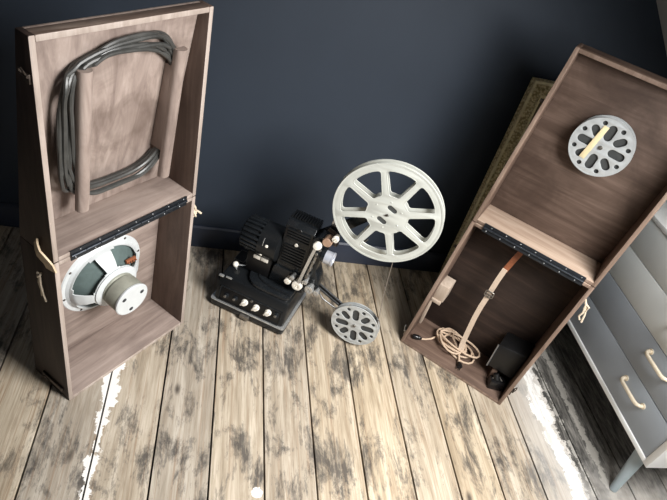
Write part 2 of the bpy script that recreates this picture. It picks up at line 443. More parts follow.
# ------------------------------------------------------------------ hinged wooden case (two of them, different)
def case(label, loc, rotz, W, zh, zt, ft, bk, sh, mats):
    T = .012; BT = .008
    c = thing('speaker_case' if mats is CASE_L else 'projector_case', label, 'case', loc, (0, 0, rotz))
    def hx(u0, u1, f0, b0, f1, b1, z0, z1):
        P = lambda u, d, z: (u+sh(z), d, z)
        return [P(u0, f0, z0), P(u1, f0, z0), P(u1, b0, z0), P(u0, b0, z0), P(u0, f1, z1), P(u1, f1, z1), P(u1, b1, z1), P(u0, b1, z1)]
    def add(name, mat, *pieces, **k):
        m = MB()
        for q in pieces: m.hexa(hx(*q), .0014)
        if name == 'back_panel': return m.build(name, mat, c, 30, **k)
        o = m.build(name, [mat, mats['edge']], c, 30, **k)
        for p in o.data.polygons:                    # worn bare front edges
            if p.normal.y < -.9: p.material_index = 1
        return o
    s = .0012
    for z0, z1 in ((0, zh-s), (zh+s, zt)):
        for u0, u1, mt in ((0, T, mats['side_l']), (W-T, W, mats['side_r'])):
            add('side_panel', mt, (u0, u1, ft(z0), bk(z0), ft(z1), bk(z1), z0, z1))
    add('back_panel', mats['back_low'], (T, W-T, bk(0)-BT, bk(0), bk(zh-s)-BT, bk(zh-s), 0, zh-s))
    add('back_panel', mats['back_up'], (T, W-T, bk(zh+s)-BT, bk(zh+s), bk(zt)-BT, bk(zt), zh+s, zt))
    def level(name, mat, z0, z1):
        return add(name, mat, (T, W-T, ft(z0), bk(z0)-BT, ft(z1), bk(z1)-BT, z0, z1))
    level('bottom_panel', mats['bottom'], 0, T)
    level('divider_panel', mats['level'], zh-T, zh-s); level('divider_panel', mats['shelf'], zh+s, zh+T)
    level('top_panel', mats['top'], zt-T, zt)
    # piano hinge: two leaves, knuckle, screws
    h = MB(); f = ft(zh); u0, u1 = .040+sh(zh), W-.034+sh(zh)
    sl = (ft(1)-ft(0))
    def leaf(z0, z1): h.hexa([(u0, ft(z0)-.0022, z0), (u1, ft(z0)-.0022, z0), (u1, ft(z0)+.0004, z0), (u0, ft(z0)+.0004, z0), (u0, ft(z1)-.0022, z1), (u1, ft(z1)-.0022, z1), (u1, ft(z1)+.0004, z1), (u0, ft(z1)+.0004, z1)], .0005)
    leaf(zh-.0145, zh-.002); leaf(zh+.002, zh+.0145)
    n = 9
    for i in range(n):
        a = u0+(u1-u0)*i/n; h.cyl((a+.0006, f-.003, zh), (a+(u1-u0)/n-.0006, f-.003, zh), .0036, seg=10)
    hg = h.build('hinge', M['black_metal'], c)
    first = None
    for k in range(7):
        for j, dz in enumerate((-.0088, .0088)):
            u = u0+.012+(u1-u0-.024)*(k+.25*j)/6.25; p = (u, ft(zh+dz)-.0024, zh+dz)
            if first is None:
                q = MB(); q.lathe([(0, .0014), (.0016, .001), (.0024, 0), (.0024, -.0006), (0, -.0006)], (0, 0, 0), (0, -1, 0), 10)
                first = q.build('screw', M['rivet'], hg); first.location = p
            else: dup(first, hg, p)
    return c

def latch_mb(m, x, d, z, side=-1, L=.05):
    """draw catch on a case side: plate, loop and hook; side -1 = left face, +1 = right face"""
    x1 = x+side*.004
    m.box(min(x, x1), max(x, x1), d-.009, d+.009, z-L*.5, z+L*.1, .0008)
    m.tube([(x+side*.006, d-.007, z), (x+side*.011, d-.007, z+L*.35), (x+side*.011, d, z+L*.45), (x+side*.011, d+.007, z+L*.35), (x+side*.006, d+.007, z)], .0016, 8)
    m.cyl((x+side*.006, d-.010, z), (x+side*.006, d+.010, z), .003, seg=10)

# ---- left: speaker half-open case
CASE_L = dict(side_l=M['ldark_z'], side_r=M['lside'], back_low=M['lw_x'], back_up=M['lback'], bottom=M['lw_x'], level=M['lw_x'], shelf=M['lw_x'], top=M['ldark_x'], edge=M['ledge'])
LW, LZH, LZT = .418, .522, 1.026
def lft(z): return 0.
def lbk(z): return .150-(.150-.122)*z/LZH if z <= LZH else .122-(.122-.036)*(z-LZH)/(LZT-LZH)
LLOC, LROT = (-.305, .943, 0), math.radians(48.53)
caseL = case('tall opened wooden case with a round loudspeaker mounted in its lower half', LLOC, LROT, LW, LZH, LZT, lft, lbk, lambda z: 0., CASE_L)
# cable posts in the upper half: rounded front strip on a web
for u in (.112, .348):
    m = MB()
    def section(z, f, u=u):
        pts = []
        for i in range(9):
            t = PI+PI*i/8
            pts.append((u+.0145*math.cos(t), f+.012+.012*math.sin(t), z))
        pts += [(u+.0145, f+.020, z), (u-.0145, f+.020, z)]
        return pts
    za, zb2 = .588, .938
    lo, hi = section(za, .038), section(zb2, .004)
    vs = lo+hi; n = len(lo)
    m._add(vs, [tuple(range(n))[::-1], tuple(range(n, 2*n))]+[(i, (i+1) % n, n+(i+1) % n, n+i) for i in range(n)])
    bmesh.ops.recalc_face_normals(m.bm, faces=m.bm.faces)
    fz = lambda z: .038+(.004-.038)*(z-za)/(zb2-za)
    z0, z1 = .665, .895
    m.hexa([(u-.0125, fz(z0)+.018, z0), (u+.0125, fz(z0)+.018, z0), (u+.0125, lbk(z0)-.009, z0), (u-.0125, lbk(z0)-.009, z0),
            (u-.0125, fz(z1)+.018, z1), (u+.0125, fz(z1)+.018, z1), (u+.0125, lbk(z1)-.009, z1), (u-.0125, lbk(z1)-.009, z1)], .001)
    m.build('cable_post', M['lw_z'], caseL)
# loudspeaker, seen from behind
ax = Vector((0, -1, -.06)).normalized(); so = Vector((.213, .1325, .262))
sp = MB()
sp.lathe([(.106, .001), (.129, .001), (.131, .004), (.128, .007), (.118, .008), (.112, .014), (.106, .014), (.106, .001)], so, ax, 64)
qrot = Vector((0, 0, 1)).rotation_difference(ax)
xl = (qrot.inverted() @ Vector((1, 0, 0))); zl = (qrot.inverted() @ Vector((0, 0, 1)))
def baskets(prof, a0list, half, t0, t1, thick=.003, na=96, nt_=16):
    b2 = bmesh.new(); grid = []
    for j in range(nt_+1):
        t = j/nt_; k = t*(len(prof)-1); i0 = min(int(k), len(prof)-2); f = k-i0
        r = prof[i0][0]*(1-f)+prof[i0+1][0]*f; h = prof[i0][1]*(1-f)+prof[i0+1][1]*f
        row = []
        for i in range(na):
            a = 2*PI*i/na
            row.append(b2.verts.new(so + ax*h + (Vector((1, 0, 0))*math.cos(a) + Vector((0, -.06, .998))*math.sin(a))*r))
        grid.append(row)
    for j in range(nt_):
        t = (j+.5)/nt_
        for i in range(na):
            a = math.degrees(2*PI*(i+.5)/na)
            win = False
            if t0 < t < t1:
                e = min((t-t0), (t1-t))/(t1-t0)
                hh = half - (6 if e < .1 else 0)
                for a0 in a0list:
                    if abs((a-a0+180) % 360-180) < hh: win = True
            if not win: b2.faces.new((grid[j][i], grid[j][(i+1) % na], grid[j+1][(i+1) % na], grid[j+1][i]))
    bmesh.ops.recalc_face_normals(b2, faces=b2.faces)
    bmesh.ops.solidify(b2, geom=b2.faces[:], thickness=thick)
    bmesh.ops.recalc_face_normals(b2, faces=b2.faces)
    sp._merge(b2)
baskets([(.113, .010), (.106, .030), (.088, .048), (.070, .060), (.060, .064)], (55, 145, 235, 325), 31, .12, .80)
sp.lathe([(.030, .062), (.066, .062), (.067, .066), (.060, .070), (.030, .070), (.030, .062)], so, ax, 48)
spk = sp.build('loudspeaker', M['spk_white'], caseL)
m = MB(); m.lathe([(.107, .004), (.104, .010), (.070, .038), (.040, .056), (.036, .060), (.033, .058), (.066, .034), (.100, .006), (.107, .004)], so, ax, 48)
m.build('cone', M['spk_cone'], spk, label='grey green paper cone')
m = MB(); m.lathe([(0, .068), (.050, .068), (.050, .074), (.046, .077), (.046, .080), (.051, .083), (.051, .120), (.049, .123), (0, .123)], so, ax, 48)
m.build('magnet', M['spk_mag'], spk, label='olive grey magnet')
m = MB(); m.lathe([(0, .123), (.0515, .123), (.0525, .125), (.0525, .129), (.050, .131), (0, .131)], so, ax, 48)
m.build('end_cap', M['spk_white'], spk)
for a in (25, 145, 265):
    m = MB(); p = so + ax*.131 + Vector((1, 0, 0))*.034*math.cos(math.radians(a)) + Vector((0, -.06, .998))*.034*math.sin(math.radians(a))
    m.lathe([(0, -.001), (.0065, -.001), (.0065, .0006), (.0035, .0008), (.003, .0022), (0, .0022)], p, ax, 16); m.build('terminal_screw', M['spk_hole'], spk)
for a in range(8):
    m = MB(); th = math.radians(10+45*a); p = so + ax*.007 + (Vector((1, 0, 0))*math.cos(th) + Vector((0, -.06, .998))*math.sin(th))*.1225
    m.lathe([(0, -.002), (.004, -.002), (.004, .001), (.002, .0026), (0, .0026)], p, ax, 12); m.build('mounting_screw', M['dark_steel'], spk)
m = MB(); p = so + ax*.05 + Vector((.060, 0, .052)); m.box(p.x-.016, p.x+.016, p.y-.004, p.y+.004, p.z-.006, p.z+.006, .001)
for k in range(4): m.cyl((p.x-.012+.008*k, p.y-.004, p.z), (p.x-.012+.008*k, p.y-.010, p.z), .0022, seg=8)
m.build('terminal_strip', M['leather_brown'], spk)
# fittings on the sides
m = MB(); latch_mb(m, 0, .014, .955, -1, .03); m.build('latch', M['dark_steel'], caseL)
m = MB(); latch_mb(m, 0, .085, .026, -1, .036); m.box(-.006, 0, .020, .105, .026, .040, .001); m.build('latch', M['dark_steel'], caseL)
m = MB(); m.cyl((LW, .012, .939), (LW+.008, .012, .939), .006, seg=14); m.build('latch_stud', M['dark_steel'], caseL)
m = MB(); m.ribbon([(-.003, .052, .556), (-.009, .042, .548), (-.013, .030, .540), (-.011, .018, .532), (-.007, .008, .520), (-.004, .004, .502)], (.1, .5, -.85), .034, .004)
m.build('handle_strap', M['leather_cream'], caseL, label='torn cream leather handle')
m = MB(); m.tube([(-.002, .050, .457), (-.008, .045, .460), (-.010, .052, .450), (-.006, .057, .459), (-.003, .050, .457)], .0026, 6)
m.tube([(-.006, .052, .454), (-.008, .055, .43), (-.006, .052, .405), (-.005, .054, .384)], .0024, 6); m.tube([(-.006, .050, .454), (-.008, .048, .425), (-.007, .044, .395), (-.005, .040, .374)], .0024, 6)
m.build('string', M['string'], caseL)
m = MB(); m.tube([(LW, .010, .492), (LW+.012, .008, .470), (LW+.014, .006, .452), (LW+.006, .008, .440), (LW+.004, .010, .455), (LW+.014, .002, .462), (LW+.024, -.004, .452)], .0034, 6)
m.tube([(LW+.004, .010, .47), (LW+.010, .004, .446), (LW+.016, .008, .438)], .0034, 6)
m.build('string', M['string'], caseL)

# coiled loudspeaker cable wound behind the two posts
pts = []; NL = 7; per = 60
def se(c, e): return math.copysign(abs(c)**e, c)
crng = random.Random(11)
LA = [crng.uniform(-1, 1) for _ in range(NL+1)]; LB = [crng.uniform(-1, 1) for _ in range(NL+1)]; LC = [-1+2*((q*3) % 7)/6 for q in range(NL+1)]
for i in range(NL*per+1):
    t = 2*PI*i/per; k = i/per; kk = min(int(k), NL-1); fr = k-kk
    fr = fr*fr*(3-2*fr)
    va, vb, vc = (q[kk]*(1-fr)+q[kk+1]*fr for q in (LA, LB, LC))
    c_, s_ = math.cos(t), math.sin(t)
    a = .136+.006*va; b = .178+.014*vb
    if c_ < 0: a += (.012+.030*vc+.010*math.sin(3*t+LA[kk]*9))*min(1, -c_*1.4)
    if s_ > 0: b += (.006+.024*vc+.007*math.sin(3*t+LB[kk]*9))*s_
    u = .222+a*se(c_, .66); z = .785+b*se(s_, .60)+.010*vc*c_*(1 if s_ > 0 else .3)
    z = max(.604, min(1.004, z))
    gapf = (.038+(.004-.038)*(z-.588)/.35)+.0255; gapb = lbk(z)-.008-.006
    if z > .938: gapf = max(.008, gapb-.02)
    f = ((kk*3) % NL)/(NL-1)
    d = gapf+(gapb-gapf)*(.08+.84*f)
    if c_ < -.6: d -= .026*f*min(1, (-c_-.6)*4)       # the loose side bulges towards the front
    if c_ > .75: d -= .010*f
    pts.append((max(.022, min(LW-.022, u)), max(.007, d), z))
m = MB(); m.tube(pts, .0047, 8)
o = m.build('cable_coil', M['cable']); o.location = LLOC; o.rotation_euler = (0, 0, LROT)
tag(o, 'thick dark grey cable coiled around two wooden posts in the speaker case', 'cable')

# ---- right: projector case with strap, cord and reel
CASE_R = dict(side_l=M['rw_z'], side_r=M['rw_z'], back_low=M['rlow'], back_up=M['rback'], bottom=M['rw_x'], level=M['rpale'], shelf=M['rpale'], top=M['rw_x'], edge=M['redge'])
RW, RZH, RZT = .398, .537, 1.085
def rft(z): return .14*z
def rbk(z): return .172+.032*min(z/RZH, 1.)
rsh = lambda z: .050*z
RLOC, RROT = (.729, 1.248, 0), math.radians(-39.116)
caseR = case('tall opened brown wooden case with strap inside, leaning beside the grey dresser', RLOC, RROT, RW, RZH, RZT, rft, rbk, rsh, CASE_R)
# holding strap
m = MB(); m.ribbon([(.199, .140, .524), (.199, .135, .49), (.192, .130, .45), (.184, .124, .400)], (1, 0, .1), .018, .004)
st = m.build('strap', M['leather_brown'], caseR, label='brown leather strap')
m = MB(); m.ribbon([(.184, .120, .410), (.181, .116, .36), (.180, .112, .30), (.178, .106, .24), (.179, .101, .19), (.184, .094, .12), (.189, .088, .065), (.194, .080, .046)], (1, 0, 0), .017, .004)
m.build('webbing', M['webbing'], st, label='cream webbing end of strap')
m = MB(); 
rect = [(-.014, -.012), (.014, -.012), (.014, .012), (-.014, .012)]
m.tube([(.181+a, .106, .303+b) for a, b in round_poly(rect, .006, 4)], .002, 8, True)
m.cyl((.167, .105, .303), (.195, .105, .303), .0018, seg=8); m.tube([(.181, .104, .303), (.182, .101, .293), (.181, .104, .288)], .0015, 6)
m.build('buckle', M['steel'], st)
# support block and rail on the left side
m = MB(); m.box(.021, .060, .100, .164, .172, .240, .002); m.build('support_block', M['block'], caseR, label='pale bare wooden block')
m = MB(); m.box(.016, .026, .092, .112, .040, .172, .0015); m.box(.016, .056, .092, .104, .160, .173, .0015); m.build('support_rail', M['block'], caseR)
# black metal support bracket in the right corner
m = MB()
m.hexa([(.296, .060, .074), (.386, .070, .066), (.392, .158, .070), (.300, .158, .088), (.293, .080, .160), (.392, .092, .168), (.394, .160, .176), (.296, .160, .166)], .003)
br = m.build('metal_bracket', M['pdark'], caseR, label='black metal bracket')
m = MB(); m.tube([(.2945, .056, .074), (.2915, .078, .162)], .0026, 6); m.build('bracket_edge', M['rivet'], br, label='bare steel edge')
m = MB(); m.box(.318, .336, .070, .158, .0125, .070, .002); m.build('bracket_post', M['rw_z'], caseR)
# fittings outside
m = MB(); latch_mb(m, rsh(.04), .020, .046, -1, .04); m.build('latch', M['steel'], caseR)
m = MB(); latch_mb(m, RW+rsh(.07), .024, .070, 1, .04); m.build('latch', M['dark_steel'], caseR)
for z in (.424, .93):
    m = MB(); m.cyl((rsh(z), .075+(z-.424)*.13, z), (rsh(z)-.010, .075+(z-.424)*.13, z), .005, seg=12); m.build('latch_stud', M['dark_steel'], caseR)
m = MB(); u = RW+rsh(.46)
m.tube([(u, .072, .492), (u+.010, .068, .476), (u+.016, .062, .452), (u+.012, .060, .436), (u+.020, .062, .424)], .003, 6)
m.tube([(u+.002, .072, .488), (u+.016, .070, .470), (u+.024, .064, .446), (u+.028, .060, .420)], .003, 6)
m.tube([(u+.008, .070, .478), (u+.022, .066, .474), (u+.020, .064, .462), (u+.010, .066, .464)], .003, 6)
m.build('string', M['string'], caseR)

def in_case(name, label, cat, loc, R=(0, 0, 0), L=RLOC, rz=RROT):
    mt = Matrix.Translation(L) @ Matrix.Rotation(rz, 4, 'Z')
    p = mt @ Vector(loc)
    return thing(name, label, cat, p, (R[0], R[1], R[2]+rz))
# power cord lying in the case
cordT = in_case('power_cord', 'cream power cord in a tangled heap on the floor of the open projector case', 'cord', (0, 0, 0))
pts = [(.058, .046, .021), (.070, .056, .020), (.085, .070, .019), (.100, .090, .020)]
rng = random.Random(5)
cx, cy = .160, .106
for L in range(7):
    rot = math.radians(-30+rng.uniform(-28, 28)); ra = .074+rng.uniform(-.014, .016); rb = .038+rng.uniform(-.010, .012)
    ox, oy = rng.uniform(-.016, .020), rng.uniform(-.008, .010)
    for i in range(18):
        t = PI*.9+2*PI*i/18
        X_, Y_ = ra*math.cos(t), rb*math.sin(t)
        pts.append((cx+ox+X_*math.cos(rot)-Y_*math.sin(rot), min(.156, max(.020, cy+oy+X_*math.sin(rot)+Y_*math.cos(rot))), .0175+.0042*L+.004*(1+math.sin(t*2+L))))
pts += [(.190, .090, .048), (.205, .066, .036), (.211, .048, .024)]
# smooth the path
for _ in range(2):
    pts = [pts[0]]+[tuple((pts[i-1][k]+2*pts[i][k]+pts[i+1][k])/4 for k in range(3)) for i in range(1, len(pts)-1)]+[pts[-1]]
m = MB(); m.tube(pts, .0036, 8); m.build('cord', M['cord'], cordT)
m = MB(); m.lathe([(0, 0), (.007, .001), (.0095, .006), (.0095, .022), (.0085, .024), (.0085, .027), (.006, .030), (.004, .036), (0, .036)], (.026, .034, .0225), (.030, .012, 0), 16); m.build('socket_connector', M['bakelite'], cordT)
m = MB(); m.lathe([(0, 0), (.004, 0), (.006, .006), (.009, .012), (.009, .022), (0, .022)], (.211, .050, .023), (.02, -.03, -.004), 14)
for k in (-.005, .005): m.box(.221+k-.0015, .221+k+.0015, .018, .032, .019, .024, .0003)
m.build('plug', M['bakelite'], cordT)
# rubber lump in the corner
lump = in_case('cable_connector', 'black rubber connector lying in the right front corner of the open case', 'connector', (.352, .052, .0125), (0, 0, .5))
m = MB(); m.prism(round_poly([(-.030, -.018), (.022, -.020), (.030, .004), (.016, .020), (-.026, .018)], .008), 0, .038, 'z', .006); m.build('connector_body', M['bakelite'], lump)
m = MB(); m.cyl((-.006, .0, .036), (-.014, .010, .054), .012, .010, 14); m.build('cable_boot', M['pdark'], lump)
m = MB(); m.tube([(-.022, .0, .034), (-.012, .006, .044), (.0, .004, .045), (.012, -.004, .037)], .003, 6); m.build('clamp_wire', M['steel'], lump)

# ------------------------------------------------------------------ film reels
def small_reel(label, loc, rot, mat, R=.082, phase=0., th=.020, film=.9):
    t = thing('film_reel', label, 'film reel', loc, rot)
    holes = []
    for k in range(8):
        a = phase+k*PI/4
        holes.append(slot(a, .26*R, .83*R, .145*R) if k % 2 == 0 else slot(a, .37*R, .82*R, .135*R))
        h = .83*R; b = a+PI/8; holes.append(circ(.085*R, 14, h*math.cos(b), h*math.sin(b)))
    holes.append(circ(.045*R, 16))
    for y in (-th/2, th/2):
        m = MB(); m.sheet(circ(R, 72), holes, .0022, .0006, Matrix.Translation((0, y, 0)))
        m.lathe([(R-.003, -.0018), (R+.0008, -.0018), (R+.0008, .0018), (R-.003, .0018), (R-.003, -.0018)], (0, y, 0), (0, -1, 0), 72)
        m.build('flange', mat, t)
    m = MB(); m.lathe([(.0, -th/2+.001), (.22*R, -th/2+.001), (.22*R, th/2-.001), (0, th/2-.001)], (0, 0, 0), (0, -1, 0), 32)
    m.build('hub', M['reel_in'], t)
    m = MB(); m.lathe([(.24*R, -th*.32), (film*R, -th*.32), (film*R, th*.32), (.24*R, th*.32), (.24*R, -th*.32)], (0, 0, 0), (0, -1, 0), 48)
    m.build('film_roll', M['reel_in'], t, label='dark wound film')
    m = MB(); m.lathe([(0, -th/2-.004), (.005, -th/2-.004), (.006, th/2+.003), (.0045, th/2+.006), (0, th/2+.006)], (0, 0, 0), (0, -1, 0), 16)
    m.build('spindle_bush', M['steel'], t)
    return t
caseR_mat = Matrix.Translation(RLOC) @ Matrix.Rotation(RROT, 4, 'Z')
p = caseR_mat @ Vector((.235, .172, .876))
reelC = small_reel('light grey film reel with a paper tape strip inside the upper right wooden case', p, (math.radians(-1), 0, RROT), M['reel_l'], .081, math.radians(-3), .026, .92)
m = MB(); m.box(-.052, .052, -.0006, .0004, -.0075, .0075, .0002, Matrix.Translation((-.022, -.0152, .006)) @ Matrix.Rotation(-math.radians(81), 4, 'Y'))
m.build('tape_strip', M['tape'], reelC, label='cream paper tape strip')
# projector frame of reference
PLOC, PROT = (.059, 1.351, 0), math.radians(-26.938)
PM = Matrix.Translation(PLOC) @ Matrix.Rotation(PROT, 4, 'Z')
reelS = small_reel('small grey film reel on the lower arm of the projector, near the floor', PM @ Vector((.479, .100, .0995)), (math.radians(-2), 0, PROT), M['reel_g'], .0815, math.radians(10), .018)
# big reel
R = .158
big = thing('film_reel', 'large pale film reel with eight wide openings on the raised projector arm', 'film reel', PM @ Vector((.450, .100, .562)), (math.radians(-3), 0, math.radians(-22)))
def opening(k, grow=0.):
    a = math.radians(k*45-1.)
    ro, ri = .872*R+grow, .385*R-grow
    pts = []
    ho = math.radians(19.6)+grow/R; hi_ = math.radians(13.5)+grow/R*2
    for i in range(9):
        t = -ho+2*ho*i/8; pts.append((ro*math.cos(a+t), ro*math.sin(a+t)))
    for i in range(5):
        t = hi_-2*hi_*i/4; pts.append((ri*math.cos(a+t), ri*math.sin(a+t)))
    # round the corners
    q = [pts[0]]+[pts[8]]+[pts[9]]+[pts[13]]
    out = []
    arc_o = pts[1:8]; 
    def corner(p, a_, b_, r):
        p, a_, b_ = Vector(p), Vector(a_), Vector(b_); x_ = (a_-p).normalized()*r; y_ = (b_-p).normalized()*r
        return [tuple(((p+x_)*(1-t)**2+p*2*t*(1-t)+(p+y_)*t*t)) for t in (0, .25, .5, .75, 1)]
    out += corner(pts[0], pts[13], pts[2], .013); out += pts[2:7]; out += corner(pts[8], pts[6], pts[9], .013)
    out += corner(pts[9], pts[8], pts[11], .008); out += [pts[11]]; out += corner(pts[13], pts[11], pts[0], .008)
    return out
def slot2(cx, cy, ang, l, hw):
    return [(cx+x_*math.cos(ang)-y_*math.sin(ang), cy+x_*math.sin(ang)+y_*math.cos(ang)) for x_, y_ in slot(0, -l, l, hw)]
holes = [opening(k) for k in range(8)]
hub_slots = [slot2(.0085, .0225, math.radians(-24), .0165, .0082), slot2(-.0095, -.0225, math.radians(-24), .0165, .0082)]
for y in (-.012, .012):
    m = MB(); m.sheet(circ(R, 96), holes+(hub_slots if y < 0 else [])+[circ(.0038, 12)], .0026, .0009, Matrix.Translation((0, y, 0)))
    m.lathe([(R-.004, -.0022), (R+.001, -.0026), (R+.0022, 0), (R+.001, .0026), (R-.004, .0022), (R-.004, -.0022)], (0, y, 0), (0, -1, 0), 96)
    f = m.build('flange', M['reel_w'], big)
    for k in range(8):          # rolled rim of each opening
        e = MB(); e.tube([(a_, y, b_) for a_, b_ in opening(k, .0004)], .0019, 6, True); e.build('opening_rim', M['reel_w'], f)
m = MB(); m.lathe([(0, -.0108), (.30*R, -.0108), (.30*R, .0108), (0, .0108)], (0, 0, 0), (0, -1, 0), 40); m.build('hub', M['reel_in'], big)
m = MB(); m.lathe([(0, -.016), (.0036, -.016), (.0036, .0165), (0, .0175)], (0, 0, 0), (0, -1, 0), 12); m.box(-.006, .006, -.0168, -.0152, -.001, .001); m.build('spindle_key', M['dark_steel'], big)
for k in range(6):
    a = math.radians(30+60*k); m = MB(); m.lathe([(0, .002), (.002, .0014), (.003, 0), (0, 0)], (.043*math.cos(a), -.0131, .043*math.sin(a)), (0, -1, 0), 10); m.build('hub_rivet', M['reel_w'], big)
# film running from the big reel to the small one
m = MB(); a = PM @ Vector((.515, .1005, .422)); b = PM @ Vector((.5475, .1005, .145)); c_ = PM @ Vector((.552, .1005, .122))
m.ribbon([a, a.lerp(b, .5)+Vector((-.004, 0, 0)), b, c_], PM.to_3x3() @ Vector((0, 1, 0)), .013, .0006)
tag(m.build('film_strip', M['film']), 'thin film strip hanging from the large reel down to the small reel', 'film')

# ------------------------------------------------------------------ projector
pr = thing('film_projector', 'black vintage film projector with ribbed lamp housing standing on the floorboards', 'projector', PLOC, (0, 0, PROT))
def part(mb, name, mat, par=pr, **k): return mb.build(name, mat, par, **k)
m = MB(); m.prism(round_poly([(-.008, -.004), (.268, -.004), (.268, .206), (-.008, .206)], .012), .008, .031, 'z', .002); tray = part(m, 'base_tray', M['pblack_s'])
m = MB(); m.prism(round_poly([(-.0095, -.0055), (.2695, -.0055), (.2695, .2075), (-.0095, .2075)], .013), .0312, .0338, 'z', .0008); part(m, 'trim_strip', M['chrome'], tray, label='bright metal trim')
for u in (.012, .250):
    for b_ in (.016, .188): m = MB(); m.cyl((u, b_, 0), (u, b_, .010), .011, .013, 14); part(m, 'rubber_foot', M['bakelite'], tray)
m = MB(); m.hexa([(0, .001, .034), (.262, .001, .034), (.262, .2, .034), (0, .2, .034), (.004, .026, .126), (.258, .026, .126), (.258, .196, .126), (.004, .196, .126)], .009)
base = part(m, 'base_housing', M['pblack'])
fp = lambda z: .001+(.025)*(z-.034)/.092     # front face depth at z
m = MB()
def slab(mb, u0, u1, z0, z1, o0, o1, bev=.001):
    mb.hexa([(u0, fp(z0)-o0, z0), (u1, fp(z0)-o0, z0), (u1, fp(z0)+o1, z0), (u0, fp(z0)+o1, z0), (u0, fp(z1)-o0, z1), (u1, fp(z1)-o0, z1), (u1, fp(z1)+o1, z1), (u0, fp(z1)+o1, z1)], bev)
slab(m, .020, .243, .042, .090, .0008, .004); cp = part(m, 'control_panel', M['pdark'], base)
m = MB()
for q in ((.016, .247, .088, .092), (.016, .247, .040, .043), (.016, .020, .040, .092), (.243, .247, .040, .092)): slab(m, *q, .0028, .002, .0006)
part(m, 'panel_frame', M['pblack_s'], base)
fn = Vector((0, -.965, .262))
def knob(u, z, r, L, mat, name='knob', pointer=True):
    m = MB(); o_ = Vector((u, fp(z)-.0008, z))
    m.lathe([(0, 0), (r, 0), (r, L*.25), (r*.8, L*.35), (r*.72, L*.92), (r*.6, L), (0, L)], o_, fn, 18)
    k = part(m, name, mat, cp)
    if pointer:
        q = MB(); c0 = o_+fn*L*.75
        q.box(-r*.25, r*.25, -r*.5, r*.5, -r*1.2, r*1.2, r*.15, Matrix.Translation(c0) @ Matrix.Rotation(.9, 4, 'Y')); part(q, 'pointer', mat, k)
for u, z in ((.113, .068), (.156, .068), (.200, .070)): knob(u, z, .0115, .016, M['ivory'])
for u, z in ((.044, .064), (.077, .067), (.229, .074)): knob(u, z, .0095, .012, M['pblack_s'], 'jack_socket', False)
for u, z in ((.044, .064), (.077, .067), (.229, .074), (.135, .083)):
    m = MB(); o_ = Vector((u, fp(z)-.002, z)); m.lathe([(0, .004), (.004, .0036), (.005, 0), (0, 0)], o_+fn*(.010 if z < .08 else 0), fn, 12); part(m, 'panel_nut', M['steel'], cp)
m = MB(); m.box(.110, .144, -.014, -.004, .010, .028, .002); m.cyl((.113, -.012, .026), (.141, -.012, .026), .0045, seg=12); part(m, 'front_latch', M['steel'], tray)
# deck with curved front edge
poly = [(.088, .192), (.080, .14), (.082, .09), (.092, .058), (.112, .038), (.140, .032), (.252, .032), (.256, .192)]
m = MB(); m.prism(round_poly(poly, .02), .124, .140, 'z', .004); deck = part(m, 'deck_plate', M['pblack_s'])
m = MB(); arc = [(.108, .130), (.110, .100), (.122, .074), (.146, .060), (.19, .054), (.246, .052)]
m.tube([(a_, b_, .1405) for a_, b_ in arc], .0035, 8); m.tube([(.170, .050, .141), (.200, .048, .141)], .0022, 6); part(m, 'deck_rib', M['pblack'], deck)
m = MB(); m.box(.060, .150, .085, .160, .138, .226, .006); mount = part(m, 'motor_mount', M['pdark'])
m = MB(); m.box(.086, .110, .080, .0852, .206, .220, .001); part(m, 'name_plate', M['ivory'], mount, label='small ivory plate')
m = MB(); m.box(.113, .138, .080, .0852, .206, .220, .001); part(m, 'name_plate', M['ivory'], mount, label='small ivory plate')
m = MB(); m.box(.004, .042, .118, .176, .125, .1275, .001); vp = part(m, 'voltage_plate', M['pdark'], base)
m = MB()
for q in ((.004, .042, .118, .120), (.004, .042, .174, .176), (.004, .006, .118, .176), (.040, .042, .118, .176)): m.box(*q, .1272, .1284, .0003)
part(m, 'plate_border', M['steel'], vp)
m = MB(); m.lathe([(0, 0), (.006, 0), (.005, .010), (0, .010)], (.030, .085, .125), (0, 0, 1), 14)
m.tube([(.030, .085, .138), (.050, .094, .140), (.074, .106, .142)], .0028, 8); lv = part(m, 'speed_lever', M['chrome'], base)
m = MB(); m.ball((.028, .082, .142), .0105); part(m, 'lever_ball', M['ivory'], lv)
# worn bare corners of the housing
m = MB(); m.box(.0, .018, .020, .030, .1215, .1275, .002); m.box(.024, .046, .0235, .0305, .1235, .1275, .0015); part(m, 'worn_edge', M['chrome'], base)
# motor housing: ribbed drum lying on its side
mo = MB(); A0 = Vector((.026, .122, .270)); L = .134; r = .060
mo.lathe([(0, 0), (.030, -.004), (.046, .002), (.050, .012), (.050, .060), (.0555, .064), (r, .070), (r, L), (.050, L+.006), (0, L+.006)], A0, (1, 0, 0), 48)
motor = part(mo, 'motor_housing', M['pblack'])
for k in range(22):
    f = MB()
    a = 2*PI*k/22
    mt = Matrix.Translation(A0) @ Matrix.Rotation(a, 4, 'X')
    f.hexa([mt @ Vector(v) for v in ((.001, -.0045, .040), (.066, -.0045, .046), (.066, .0045, .046), (.001, .0045, .040), (.008, -.0040, r-.002), (.070, -.0040, r), (.070, .0040, r), (.008, .0040, r-.002))], .0018)
    part(f, 'cooling_fin', M['pblack_s'], motor)
for u, dz, dr in ((.112, -.030, .008), (.128, .018, .008)):
    m = MB(); th = math.asin(dz/r); m.lathe([(0, .003), (.004, .0022), (.0055, 0), (0, -.001)], A0+Vector((u-.026+.0, -r*math.cos(th), dz)), (0, -math.cos(th), math.sin(th)), 12); part(m, 'motor_screw', M['ivory'], motor)
m = MB(); m.tube([A0+Vector((.088+.0, -r*math.cos(t)-.0, r*math.sin(t))) for t in (.25, .4, .55, .7)], .0011, 6); part(m, 'scratch_line', M['chrome'], motor)
